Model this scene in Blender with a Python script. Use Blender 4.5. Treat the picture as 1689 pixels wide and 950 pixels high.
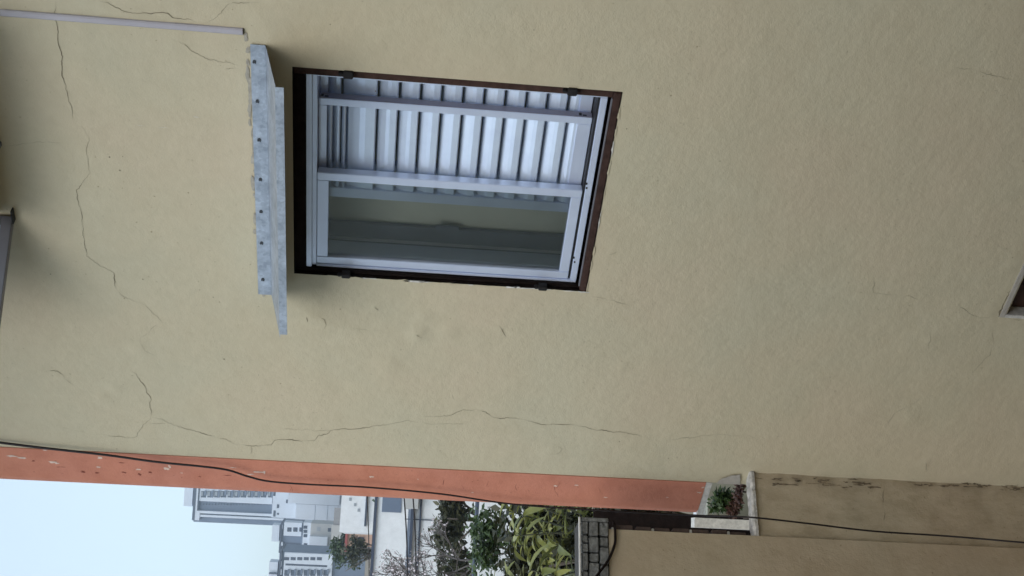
import bpy, bmesh, math, random
from mathutils import Vector, Matrix, noise
random.seed(7)
R = math.radians
for o in list(bpy.data.objects): bpy.data.objects.remove(o)
S = bpy.context.scene
COL = S.collection

# ------------------------------------------------------------------ camera, sky, sun, exposure
F = 2100.0                                   # focal length in pixels of a 1689 px wide frame
CAM = Vector((0.0, -4.1, 4.0))               # first-floor window across the alley
AR = Vector((0.76468232, 0.64139045, 0.06228362))    # scene-right, scene-up and forward of the (turned) phone
AU = Vector((-0.1019933, 0.02502885, 0.99447017))
AF = Vector((-0.63628478, 0.76680627, -0.08455665))
cd = bpy.data.cameras.new('camera'); cam = bpy.data.objects.new('camera', cd); COL.objects.link(cam)
cd.sensor_fit = 'HORIZONTAL'; cd.sensor_width = 36.0; cd.lens = F / 1689 * 36
cd.clip_start = 0.05; cd.clip_end = 12000
mx = Matrix((-AU, AR, -AF)).transposed().to_4x4(); mx.translation = CAM   # phone held on its side: world-up is frame-left
cam.matrix_world = mx
S.camera = cam

SUN_AZ, SUN_EL = 168.0, 46.0                  # compass direction (from +Y towards +X) and height of the sun
W = bpy.data.worlds.new('World'); S.world = W; W.use_nodes = True
nt = W.node_tree; nt.nodes.clear()
sky = nt.nodes.new('ShaderNodeTexSky'); sky.sky_type = 'NISHITA'; sky.sun_disc = False
sky.sun_elevation = R(SUN_EL); sky.sun_rotation = R(SUN_AZ); sky.air_density = 1.0; sky.dust_density = 1.0; sky.ozone_density = 1.0
bg = nt.nodes.new('ShaderNodeBackground'); bg.inputs['Strength'].default_value = 0.118
wo = nt.nodes.new('ShaderNodeOutputWorld')
veil = nt.nodes.new('ShaderNodeMix'); veil.data_type = 'RGBA'; veil.inputs[0].default_value = 0.62      # thin even cloud over the blue
veil.inputs[7].default_value = (2.75, 3.12, 3.15, 1); nt.links.new(sky.outputs[0], veil.inputs[6])
nt.links.new(veil.outputs[2], bg.inputs['Color']); nt.links.new(bg.outputs[0], wo.inputs['Surface'])
sl = bpy.data.lights.new('sun', 'SUN'); sl.energy = 0.62; sl.angle = R(50.0); sl.color = (1.0, 0.98, 0.93)
sun = bpy.data.objects.new('sun', sl); COL.objects.link(sun)
sd = Vector((math.sin(R(SUN_AZ)) * math.cos(R(SUN_EL)), math.cos(R(SUN_AZ)) * math.cos(R(SUN_EL)), math.sin(R(SUN_EL))))
sun.rotation_euler = sd.to_track_quat('Z', 'Y').to_euler(); sun.location = sd * 50
S.view_settings.view_transform = 'Standard'; S.view_settings.look = 'None'
S.view_settings.exposure = 1.4; S.view_settings.gamma = 1.0; S.view_settings.use_curve_mapping = False
S.render.engine = 'CYCLES'

# ------------------------------------------------------------------ helpers
def ray(u, v):
    return AF + AR * ((475 - v) / F) + AU * (-(u - 845) / F)
def aty(u, v, y=0.0):                         # point of the plane Y = y
    d = ray(u, v); return CAM + d * ((y - CAM.y) / d.y)
def atr(u, v, r):                             # point at distance r along the view
    return CAM + ray(u, v) * r
def atp(u, v, n, o):
    d = ray(u, v); return CAM + d * ((o - CAM).dot(n) / d.dot(n))

def nodes(name):
    m = bpy.data.materials.new(name); m.use_nodes = True
    t = m.node_tree; b = t.nodes['Principled BSDF']
    return m, t, b
def N(t, typ, **k):
    n = t.nodes.new(typ)
    for a, v in k.items():
        if a in n.inputs: n.inputs[a].default_value = v
        else: setattr(n, a, v)
    return n
def ramp(t, src, stops):
    r = t.nodes.new('ShaderNodeValToRGB'); e = r.color_ramp.elements
    while len(e) < len(stops): e.new(0.5)
    for i, (p, c) in enumerate(stops):
        e[i].position = p; e[i].color = (*c, 1) if len(c) == 3 else c
    t.links.new(src, r.inputs[0]); return r
def objco(t, scale=(1, 1, 1)):
    c = t.nodes.new('ShaderNodeTexCoord'); mp = t.nodes.new('ShaderNodeMapping'); mp.inputs['Scale'].default_value = scale
    g = t.nodes.new('ShaderNodeNewGeometry')
    t.links.new(g.outputs['Position'], mp.inputs[0]); return mp.outputs[0]
def mixc(t, fac, a, b, mode='MIX'):
    m = t.nodes.new('ShaderNodeMix'); m.data_type = 'RGBA'; m.blend_type = mode
    if isinstance(fac, float): m.inputs[0].default_value = fac
    else: t.links.new(fac, m.inputs[0])
    for i, x in ((6, a), (7, b)):
        if isinstance(x, tuple): m.inputs[i].default_value = (*x, 1)
        else: t.links.new(x, m.inputs[i])
    return m.outputs[2]
def mat(name, col, rough=0.6, metal=0.0, vary=0.12, scale=6.0, bump=0.0, bscale=60.0, spec=0.4):
    m, t, b = nodes(name); co = objco(t)
    n = N(t, 'ShaderNodeTexNoise', Scale=scale, Detail=6.0, Roughness=0.6); t.links.new(co, n.inputs['Vector'])
    lo = tuple(c * (1 - vary) for c in col); hi = tuple(min(1, c * (1 + vary)) for c in col)
    r = ramp(t, n.outputs[0], [(0.3, lo), (0.7, hi)])
    t.links.new(r.outputs[0], b.inputs['Base Color'])
    b.inputs['Roughness'].default_value = rough; b.inputs['Metallic'].default_value = metal
    b.inputs['Specular IOR Level'].default_value = spec
    if bump:
        n2 = N(t, 'ShaderNodeTexNoise', Scale=bscale, Detail=5.0); t.links.new(co, n2.inputs['Vector'])
        bp = N(t, 'ShaderNodeBump', Strength=0.6, Distance=bump); t.links.new(n2.outputs[0], bp.inputs['Height'])
        t.links.new(bp.outputs[0], b.inputs['Normal'])
    return m

def plaster(name, base, warm, cool, dirt=None, streak=False):
    m, t, b = nodes(name); co = objco(t)
    n1 = N(t, 'ShaderNodeTexNoise', Scale=1.3, Detail=4.0, Roughness=0.55); t.links.new(co, n1.inputs['Vector'])
    r1 = ramp(t, n1.outputs[0], [(0.36, cool), (0.5, base), (0.64, warm)])
    n2 = N(t, 'ShaderNodeTexNoise', Scale=14.0, Detail=8.0, Roughness=0.7); t.links.new(co, n2.inputs['Vector'])
    r2 = ramp(t, n2.outputs[0], [(0.3, (0.92, 0.915, 0.90)), (0.7, (1.0, 1.0, 1.0))])
    c = mixc(t, 1.0, r1.outputs[0], r2.outputs[0], 'MULTIPLY')
    n3 = N(t, 'ShaderNodeTexNoise', Scale=70.0, Detail=2.0, Roughness=0.5); t.links.new(co, n3.inputs['Vector'])
    r3 = ramp(t, n3.outputs[0], [(0.22, (0.6, 0.57, 0.52)), (0.30, (1, 1, 1))])       # grit specks
    c = mixc(t, 1.0, c, r3.outputs[0], 'MULTIPLY')
    if dirt:
        cs = objco(t, (14, 14, 7) if streak else (7, 7, 7))
        n4 = N(t, 'ShaderNodeTexNoise', Scale=1.0, Detail=8.0, Roughness=0.72); t.links.new(cs, n4.inputs['Vector'])
        r4 = ramp(t, n4.outputs[0], [(0.42, (1, 1, 1)), (0.62, dirt)])
        c = mixc(t, 1.0, c, r4.outputs[0], 'MULTIPLY')
    t.links.new(c, b.inputs['Base Color'])
    b.inputs['Roughness'].default_value = 0.85; b.inputs['Specular IOR Level'].default_value = 0.2
    n5 = N(t, 'ShaderNodeTexNoise', Scale=150.0, Detail=4.0, Roughness=0.6); t.links.new(co, n5.inputs['Vector'])
    n6 = N(t, 'ShaderNodeTexNoise', Scale=24.0, Detail=4.0, Roughness=0.6); t.links.new(co, n6.inputs['Vector'])
    b1 = N(t, 'ShaderNodeBump', Strength=0.35, Distance=0.0022); t.links.new(n5.outputs[0], b1.inputs['Height'])
    b2 = N(t, 'ShaderNodeBump', Strength=0.42, Distance=0.006); t.links.new(n6.outputs[0], b2.inputs['Height'])
    t.links.new(b1.outputs[0], b2.inputs['Normal']); t.links.new(b2.outputs[0], b.inputs['Normal'])
    return m

M = {}
M['plaster'] = plaster('beige_plaster', (0.60, 0.535, 0.385), (0.612, 0.532, 0.385), (0.585, 0.535, 0.39))
M['plaster_old'] = plaster('stained_plaster', (0.55, 0.46, 0.33), (0.56, 0.455, 0.325), (0.53, 0.455, 0.33), (0.84, 0.82, 0.79), True)
M['plaster_pier'] = plaster('pier_plaster', (0.55, 0.45, 0.32), (0.56, 0.445, 0.315), (0.53, 0.445, 0.32), (0.86, 0.84, 0.81))
M['patch'] = mat('grey_patch_paint', (0.42, 0.39, 0.345), 0.8, vary=0.10, scale=20, bump=0.002, bscale=120)
M['smear'] = mat('grey_cement', (0.40, 0.37, 0.31), 0.9, vary=0.22, scale=40, bump=0.003, bscale=90)
M['crack'] = mat('crack_dark', (0.22, 0.19, 0.135), 0.95, vary=0.5, scale=18)
M['dirt'] = mat('lodged_dirt', (0.20, 0.155, 0.105), 0.95, vary=0.5, scale=40)
M['crack_faint'] = mat('crack_faint', (0.36, 0.315, 0.225), 0.95, vary=0.3, scale=18)
M['terracotta'] = plaster('terracotta_paint', (0.64, 0.265, 0.18), (0.66, 0.275, 0.18), (0.61, 0.26, 0.185), (0.86, 0.82, 0.80))
M['chip'] = mat('bare_render_chip', (0.72, 0.55, 0.46), 0.9, vary=0.15, scale=50)
M['chip_dark'] = mat('dark_scuff', (0.22, 0.06, 0.04), 0.9)
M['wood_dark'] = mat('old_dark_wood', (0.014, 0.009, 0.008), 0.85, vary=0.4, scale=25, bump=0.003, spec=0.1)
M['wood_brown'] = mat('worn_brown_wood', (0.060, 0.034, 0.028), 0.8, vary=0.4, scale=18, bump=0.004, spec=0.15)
M['shutter_brown'] = mat('dark_brown_shutter', (0.045, 0.020, 0.014), 0.5, vary=0.3, scale=30)
M['alu'] = mat('white_aluminium', (0.70, 0.78, 0.97), 0.33, 0.35, vary=0.05, scale=9, spec=0.5)
M['alu_slat'] = mat('white_aluminium_slat', (0.71, 0.81, 0.98), 0.36, 0.35, vary=0.06, scale=12, spec=0.5)
M['alu_grey'] = mat('grey_aluminium', (0.17, 0.17, 0.19), 0.4, vary=0.08)
M['alu_side_shade'] = mat('lilac_grey_shade', (0.26, 0.25, 0.31), 0.5, vary=0.06)  # grey standing for the shaded side face of the stile
M['gasket'] = mat('black_rubber', (0.012, 0.012, 0.014), 0.6)
M['iron'] = mat('black_iron', (0.012, 0.010, 0.010), 0.7, bump=0.003)
M['bolt'] = mat('dull_bolt_head', (0.055, 0.06, 0.065), 0.5, 0.4)
M['plastic'] = mat('lilac_white_plastic', (0.45, 0.43, 0.47), 0.5, vary=0.08, scale=5)
M['cable'] = mat('black_cable', (0.016, 0.010, 0.010), 0.55)
M['interior'] = mat('dim_room_wall', (0.10, 0.10, 0.09), 0.9)
M['reflection_curtain'] = mat('olive_reflection_curtain', (0.66, 0.66, 0.55), 0.95, vary=0.06)  # cloth tone carries the facing wall's reflection in its colour
M['inner_panel'] = mat('slate_inner_panel', (0.12, 0.135, 0.17), 0.6)
M['inner_rail'] = mat('slate_inner_rail', (0.40, 0.41, 0.43), 0.5)
M['white'] = mat('whitewash', (0.76, 0.78, 0.80), 0.8, vary=0.06, scale=2.5, bump=0.003)
M['white_worn'] = mat('worn_white_paint', (0.66, 0.64, 0.60), 0.8, vary=0.25, scale=30, bump=0.004)
M['coping'] = mat('weathered_coping', (0.50, 0.48, 0.45), 0.85, vary=0.4, scale=35, bump=0.006)
M['grey_stone'] = mat('grey_stone', (0.19, 0.19, 0.182), 0.9, vary=0.5, scale=45, bump=0.012, bscale=70)
M['mortar'] = mat('dark_mortar', (0.06, 0.06, 0.058), 0.95, vary=0.3, scale=40)
M['brick'] = mat('brown_brick', (0.09, 0.062, 0.052), 0.9, vary=0.3, scale=30, bump=0.006)
M['tower_white'] = mat('tower_paint', (0.64, 0.69, 0.76), 0.75, vary=0.04, scale=0.2)
M['tower_grey'] = mat('tower_grey_paint', (0.14, 0.18, 0.25), 0.7, vary=0.08, scale=0.2)
M['tower_dark'] = mat('tower_dark_trim', (0.05, 0.065, 0.10), 0.6)
M['tower_beige'] = mat('tower_stone_paint', (0.46, 0.46, 0.45), 0.8, vary=0.06, scale=0.3)
M['win_far'] = mat('far_glass', (0.045, 0.06, 0.09), 0.25, spec=0.4)
M['win_far2'] = mat('far_blind', (0.32, 0.35, 0.38), 0.5)
M['grey_roof'] = mat('grey_roof_sheet', (0.30, 0.30, 0.31), 0.8, vary=0.12)
M['peach'] = mat('peach_paint', (0.55, 0.36, 0.27), 0.8)
M['red_paint'] = mat('faded_red_paint', (0.33, 0.10, 0.09), 0.8)
M['bark'] = mat('grey_bark', (0.13, 0.11, 0.095), 0.9, vary=0.3, scale=8, bump=0.01)
M['bark_pale'] = mat('pale_bare_bark', (0.12, 0.105, 0.10), 0.9, vary=0.3, scale=8)
M['blossom'] = mat('pale_blossom', (0.62, 0.56, 0.58), 0.8)
M['earth'] = mat('dry_earth', (0.22, 0.18, 0.13), 0.95, vary=0.3, scale=0.6, bump=0.02, bscale=8)
M['concrete'] = mat('alley_concrete', (0.11, 0.08, 0.05), 0.9, vary=0.15, scale=1.5, bump=0.004)
M['pale_wall'] = mat('pale_yard_plaster', (0.52, 0.52, 0.44), 0.85, vary=0.08)
M['olive'] = plaster('olive_plaster', (0.42, 0.34, 0.20), (0.43, 0.34, 0.20), (0.41, 0.34, 0.205))

def leafmat(name, a, bcol, rough=0.45):
    m, t, b = nodes(name)
    oi = N(t, 'ShaderNodeObjectInfo'); g = N(t, 'ShaderNodeNewGeometry')
    n = N(t, 'ShaderNodeTexNoise', Scale=2.2, Detail=3.0); t.links.new(g.outputs['Position'], n.inputs['Vector'])
    ad = N(t, 'ShaderNodeMath', operation='ADD'); t.links.new(g.outputs['Random Per Island'], ad.inputs[0]); t.links.new(oi.outputs['Random'], ad.inputs[1])
    fr = N(t, 'ShaderNodeMath', operation='FRACT'); t.links.new(ad.outputs[0], fr.inputs[0])
    av = N(t, 'ShaderNodeMath', operation='MULTIPLY_ADD'); t.links.new(fr.outputs[0], av.inputs[0]); av.inputs[1].default_value = 0.6; 
    t.links.new(n.outputs[0], av.inputs[2])
    r = ramp(t, av.outputs[0], [(0.4, a), (1.0, bcol)])
    t.links.new(r.outputs[0], b.inputs['Base Color']); b.inputs['Roughness'].default_value = rough
    tr = N(t, 'ShaderNodeBsdfTranslucent'); t.links.new(r.outputs[0], tr.inputs['Color'])
    mx_ = N(t, 'ShaderNodeMixShader'); mx_.inputs[0].default_value = 0.25
    out = t.nodes['Material Output']
    t.links.new(b.outputs[0], mx_.inputs[1]); t.links.new(tr.outputs[0], mx_.inputs[2]); t.links.new(mx_.outputs[0], out.inputs['Surface'])
    return m
M['leaf_big'] = leafmat('long_leaf', (0.07, 0.10, 0.025), (0.36, 0.36, 0.11), 0.32)
M['leaf_green'] = leafmat('green_leaf', (0.025, 0.055, 0.02), (0.07, 0.11, 0.03))
M['leaf_olive'] = leafmat('olive_leaf', (0.035, 0.045, 0.022), (0.085, 0.085, 0.04))
M['leaf_red'] = leafmat('reddish_leaf', (0.07, 0.03, 0.025), (0.12, 0.06, 0.04))
M['leaf_dark'] = leafmat('shade_toned_leaf', (0.025, 0.03, 0.014), (0.05, 0.05, 0.02))  # deep shade of the growth put into the leaf colour

# spangled zinc
m, t, b = nodes('galvanised_steel'); co = objco(t)
v_ = N(t, 'ShaderNodeTexVoronoi', Scale=85.0); t.links.new(co, v_.inputs['Vector'])
r_ = ramp(t, v_.outputs['Color'], [(0.2, (0.38, 0.43, 0.50)), (0.8, (0.48, 0.54, 0.62))])
n_ = N(t, 'ShaderNodeTexNoise', Scale=16.0, Detail=6.0); t.links.new(co, n_.inputs['Vector'])
r2_ = ramp(t, n_.outputs[0], [(0.35, (0.72, 0.73, 0.74)), (0.65, (1, 1, 1))])
t.links.new(mixc(t, 1.0, r_.outputs[0], r2_.outputs[0], 'MULTIPLY'), b.inputs['Base Color'])
b.inputs['Metallic'].default_value = 0.45; b.inputs['Roughness'].default_value = 0.5
M['zinc'] = m
# glass pane: clear with a mirror sheen
m, t, b = nodes('window_glass')
gl = N(t, 'ShaderNodeBsdfGlossy', Roughness=0.01); gl.inputs['Color'].default_value = (0.9, 0.92, 0.95, 1)
tp = N(t, 'ShaderNodeBsdfTransparent'); tp.inputs['Color'].default_value = (0.86, 0.88, 0.88, 1)
fr = N(t, 'ShaderNodeFresnel', IOR=1.5); ms = N(t, 'ShaderNodeMixShader')
t.links.new(fr.outputs[0], ms.inputs[0]); t.links.new(tp.outputs[0], ms.inputs[1]); t.links.new(gl.outputs[0], ms.inputs[2])
t.links.new(ms.outputs[0], t.nodes['Material Output'].inputs['Surface'])
M['glass'] = m

class MB:
    def __init__(s): s.v = []; s.f = []
    def quad(s, *p):
        i = len(s.v); s.v += [tuple(x) for x in p]; s.f.append(tuple(range(i, i + len(p)))); return s
    def box(s, a, b):
        x0, x1 = sorted((a[0], b[0])); y0, y1 = sorted((a[1], b[1])); z0, z1 = sorted((a[2], b[2]))
        return s.hexa([(x0, y0, z0), (x1, y0, z0), (x1, y1, z0), (x0, y1, z0), (x0, y0, z1), (x1, y0, z1), (x1, y1, z1), (x0, y1, z1)])
    def hexa(s, p):
        i = len(s.v); s.v += [tuple(x) for x in p]
        for f in ((0, 3, 2, 1), (4, 5, 6, 7), (0, 1, 5, 4), (1, 2, 6, 5), (2, 3, 7, 6), (3, 0, 4, 7)): s.f.append(tuple(i + k for k in f))
        return s
    def obox(s, o, ax, ay, az):           # box from a corner and three edge vectors
        o, ax, ay, az = map(Vector, (o, ax, ay, az))
        return s.hexa([o, o + ax, o + ax + ay, o + ay, o + az, o + ax + az, o + ax + ay + az, o + ay + az])
    def prism(s, prof, axis_a, axis_b):   # closed profile of points swept from offset a to offset b
        n = len(prof); i = len(s.v); a, b = Vector(axis_a), Vector(axis_b)
        s.v += [tuple(Vector(p) + a) for p in prof] + [tuple(Vector(p) + b) for p in prof]
        for k in range(n): s.f.append((i + k, i + (k + 1) % n, i + n + (k + 1) % n, i + n + k))
        s.f.append(tuple(i + k for k in reversed(range(n)))); s.f.append(tuple(i + n + k for k in range(n)))
        return s
    def tube(s, pts, rad, n=8):
        pts = [Vector(p) for p in pts]; i0 = len(s.v)
        rads = rad if isinstance(rad, (list, tuple)) else [rad] * len(pts)
        for k, p in enumerate(pts):
            d = (pts[min(k + 1, len(pts) - 1)] - pts[max(k - 1, 0)]).normalized()
            a = d.orthogonal().normalized() if abs(d.z) > .9 else d.cross(Vector((0, 0, 1))).normalized(); b_ = d.cross(a)
            for j in range(n):
                th = 2 * math.pi * j / n; s.v.append(tuple(p + (a * math.cos(th) + b_ * math.sin(th)) * rads[k]))
        for k in range(len(pts) - 1):
            for j in range(n):
                q = i0 + k * n; s.f.append((q + j, q + (j + 1) % n, q + n + (j + 1) % n, q + n + j))
        s.f.append(tuple(i0 + j for j in reversed(range(n)))); e = i0 + (len(pts) - 1) * n; s.f.append(tuple(e + j for j in range(n)))
        return s
    def mesh(s, name):
        me = bpy.data.meshes.new(name); me.from_pydata(s.v, [], s.f); me.update(); return me
def link(name, me, material, parent=None, bevel=0.0, smooth=False):
    o = bpy.data.objects.new(name, me); COL.objects.link(o)
    if material and not me.materials: me.materials.append(M[material])
    if smooth: me.shade_smooth()
    if bevel:
        bm = bmesh.new(); bm.from_mesh(me); bmesh.ops.bevel(bm, geom=bm.edges[:], offset=bevel, segments=2, affect='EDGES', clamp_overlap=True); bm.to_mesh(me); bm.free()
    if parent:
        o.parent = parent; o.matrix_parent_inverse = parent.matrix_world.inverted()
    return o
def put(name, mb, material, parent=None, bevel=0.0, smooth=False, **k):
    o = link(name, mb.mesh(name), material, parent, bevel, smooth); fixnormals(o); tag(o, **k); return o
def fixnormals(o):
    bm = bmesh.new(); bm.from_mesh(o.data); bmesh.ops.recalc_face_normals(bm, faces=bm.faces[:]); bm.to_mesh(o.data); bm.free()
def tag(o, label=None, cat=None, group=None, kind=None):
    if label: o['label'] = label
    if cat: o['category'] = cat
    if group: o['group'] = group
    if kind: o['kind'] = kind
    return o
def empty(name, loc, label=None, cat=None, group=None, kind=None):
    o = bpy.data.objects.new(name, None); COL.objects.link(o); o.location = loc
    o.matrix_world = Matrix.Translation(Vector(loc)); tag(o, label, cat, group, kind); return o

# ------------------------------------------------------------------ terrain: one sheet, rising to the town on the hill
def hgt(x, y):
    d = Vector((x, y)).length
    if d < 22: return 0.0
    a = max(0.0, min(1.0, (d - 22) / 500)); a = a * a * (3 - 2 * a)
    w = max(0.0, (-x * .783 + y * .622) / max(d, 1))
    return (12.0 * a + max(0, d - 520) * .02 * (d < 1600) + (21.6 if d >= 1600 else 0)) * w
rings = [0, 4, 8, 12, 16, 22, 30, 45, 70, 100, 150, 210, 280, 360, 450, 560, 700, 900, 1200, 1600, 2500, 6000]
mb = MB(); na = 72
for r in rings:
    for k in range(na):
        th = 2 * math.pi * k / na; x, y = r * math.cos(th), r * math.sin(th); mb.v.append((x, y, hgt(x, y)))
for i in range(len(rings) - 1):
    for k in range(na): mb.f.append((i * na + k, i * na + (k + 1) % na, (i + 1) * na + (k + 1) % na, (i + 1) * na + k))
put('ground', mb, 'earth', kind='structure', smooth=True)
mb = MB().box((-4.4, -4.6, 0.0), (9, 0, 0.03)); put('alley_pavement', mb, 'concrete', kind='structure')

# ------------------------------------------------------------------ the beige house
HX0, HX1, HZ0, HZ1 = -3.397, -2.420, 3.233, 4.455        # main window opening
LX0, LX1, LZ0, LZ1 = -3.380, -2.300, 0.30, 1.397         # window of the storey below
UX0, UX1, UZ0, UZ1 = -3.18, -2.30, 5.66, 6.75           # window of the storey above
WX0, WX1, WZ1 = -4.545, 4.5, 7.0
house = empty('plastered_house', (0, 0, 0), 'beige plastered house wall with cracks, filling most of the view', 'house')
BUMPS = [(690, 550, .035, .006), (515, 525, .02, .004), (535, 530, .02, .003), (620, 508, .018, .004), (700, 520, .03, .004), (740, 545, .04, .004), (825, 540, .02, .003), (850, 545, .02, .002),
         (860, 38, .02, .003), (100, 620, .02, .004), (190, 640, .03, .004), (170, 655, .03, .003), (425, 30, .03, .003), (1030, 600, .03, .002), (1535, 560, .02, .003), (1525, 765, .02, .004),
         (910, 745, .05, .003), (760, 655, .03, .002), (230, 575, .04, .003), (1500, 690, .06, .003), (640, 600, .05, .003), (560, 640, .06, -.003)]
BW = [(aty(u, v), r, h) for u, v, r, h in BUMPS]
def disp(x, z):
    d = noise.noise(Vector((x * 1.1, 3.1, z * 1.1))) * .006 + noise.noise(Vector((x * 4.5, 9.7, z * 4.5))) * .0025 + noise.noise(Vector((x * 14, 1.7, z * 14))) * .0010
    for p, r, h in BW:
        q = ((x - p.x) ** 2 + (z - p.z) ** 2) / (r * r)
        if q < 9: d += 1.5 * h * math.exp(-q)
    k = 1.0
    for a0, a1, b0, b1 in ((HX0, HX1, HZ0, HZ1), (LX0, LX1, LZ0, LZ1), (UX0, UX1, UZ0, UZ1)):
        dx = max(a0 - x, 0, x - a1); dz = max(b0 - z, 0, z - b1); k = min(k, math.hypot(dx, dz) / .07)
    k = min(k, (x - WX0) / .05 + .05)
    return -d * max(0, min(1, k))
def steps(a, b, marks, fine0, fine1, fine, coarse):
    ms = sorted(set([a, b, fine0, fine1] + marks)); out = []
    for p, q in zip(ms, ms[1:]):
        st = fine if fine0 <= (p + q) / 2 <= fine1 else coarse
        n = max(1, round((q - p) / st)); out += [p + (q - p) * i / n for i in range(n)]
    return out + [ms[-1]]
xs = steps(WX0, WX1, [HX0, HX1, LX0, LX1, UX0, UX1], WX0, -1.6, .022, .25)
zs = steps(0, WZ1, [HZ0, HZ1, LZ0, LZ1, UZ0, UZ1], .6, 6.0, .022, .25)
mb = MB(); nx = len(xs)
for z in zs:
    for x in xs: mb.v.append((x, disp(x, z), z))
def inhole(x, z):
    return any(a0 < x < a1 and b0 < z < b1 for a0, a1, b0, b1 in ((HX0, HX1, HZ0, HZ1), (LX0, LX1, LZ0, LZ1), (UX0, UX1, UZ0, UZ1)))
for j in range(len(zs) - 1):
    for i in range(nx - 1):
        if not inhole((xs[i] + xs[i + 1]) / 2, (zs[j] + zs[j + 1]) / 2):
            mb.f.append((j * nx + i, j * nx + i + 1, (j + 1) * nx + i + 1, (j + 1) * nx + i))
wall = link('wall', mb.mesh('wall'), 'plaster', house, smooth=True)
# the other sides, so that the house is a closed volume
mb = MB()
mb.quad((WX0, 0, 0), (WX0, 6, 0), (WX0, 6, WZ1), (WX0, 0, WZ1)); mb.quad((WX1, 0, 0), (WX1, 6, 0), (WX1, 6, WZ1), (WX1, 0, WZ1)); mb.quad((WX0, 6, 0), (WX1, 6, 0), (WX1, 6, WZ1), (WX0, 6, WZ1))
link('side_walls', mb.mesh('side_walls'), 'plaster', house)
put('roof', MB().box((WX0 - .45, -1.4, WZ1), (WX1 + .3, 6.3, WZ1 + .18)), 'concrete', house)  # unseen overhang drawn out deep to shade the top of the wall
# overhanging corner strip in terracotta paint
BX0, BX1, BZ0 = -4.790, -4.5455, 2.485
band = put('terracotta_corner', MB().prism([(BX1, -.004, 0), (BX0 + .045, -.004, 0), (BX0, .018, 0), (BX0, .22, 0), (BX1, .22, 0)], (0, 0, BZ0 + .001), (0, 0, WZ1 - .002)), 'terracotta', house)
tag(band, 'overhanging corner strip in chipped terracotta paint')
put('soffit', MB().box((BX0 + .004, -.002, BZ0 - .030), (BX1, .21, BZ0 - .0005)), 'white_worn', band)

def ribbon(pts, w, off, surf, jit=.0034, step=.007):
    P = [Vector((p.x, 0, p.z)) for p in pts]; line = []
    for a, b in zip(P, P[1:]):
        n = max(1, int((b - a).length / step))
        for i in range(n): line.append(a.lerp(b, i / n))
    line.append(P[-1]); n = len(line); sd_ = random.random() * 50
    line = [p + Vector((noise.noise((p.x * 22, sd_, p.z * 22)) * jit * 2.2 + noise.noise((p.x * 90, sd_, p.z * 90)) * jit * 1.5, 0, noise.noise((p.x * 22, sd_ + 9, p.z * 22)) * jit * 2.2 + noise.noise((p.x * 90, sd_ + 5, p.z * 90)) * jit * 1.3)) for p in line]
    mb = MB()
    for i, p in enumerate(line):
        d = line[min(i + 1, n - 1)] - line[max(i - 1, 0)]; s = Vector((-d.z, 0, d.x)).normalized()
        e = min(1, 4 * i / max(n - 1, 1) + .1, 4 * (n - 1 - i) / max(n - 1, 1) + .1)
        h = w * e * max(.12, .62 + 1.5 * noise.noise((i * .13, sd_, 0)) + .3 * random.random())
        for q in (p + s * h, p - s * h): mb.v.append((q.x, surf(q.x, q.z) - off, q.z))
    for i in range(n - 1): mb.f.append((2 * i, 2 * i + 1, 2 * i + 3, 2 * i + 2))
    return mb
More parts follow.
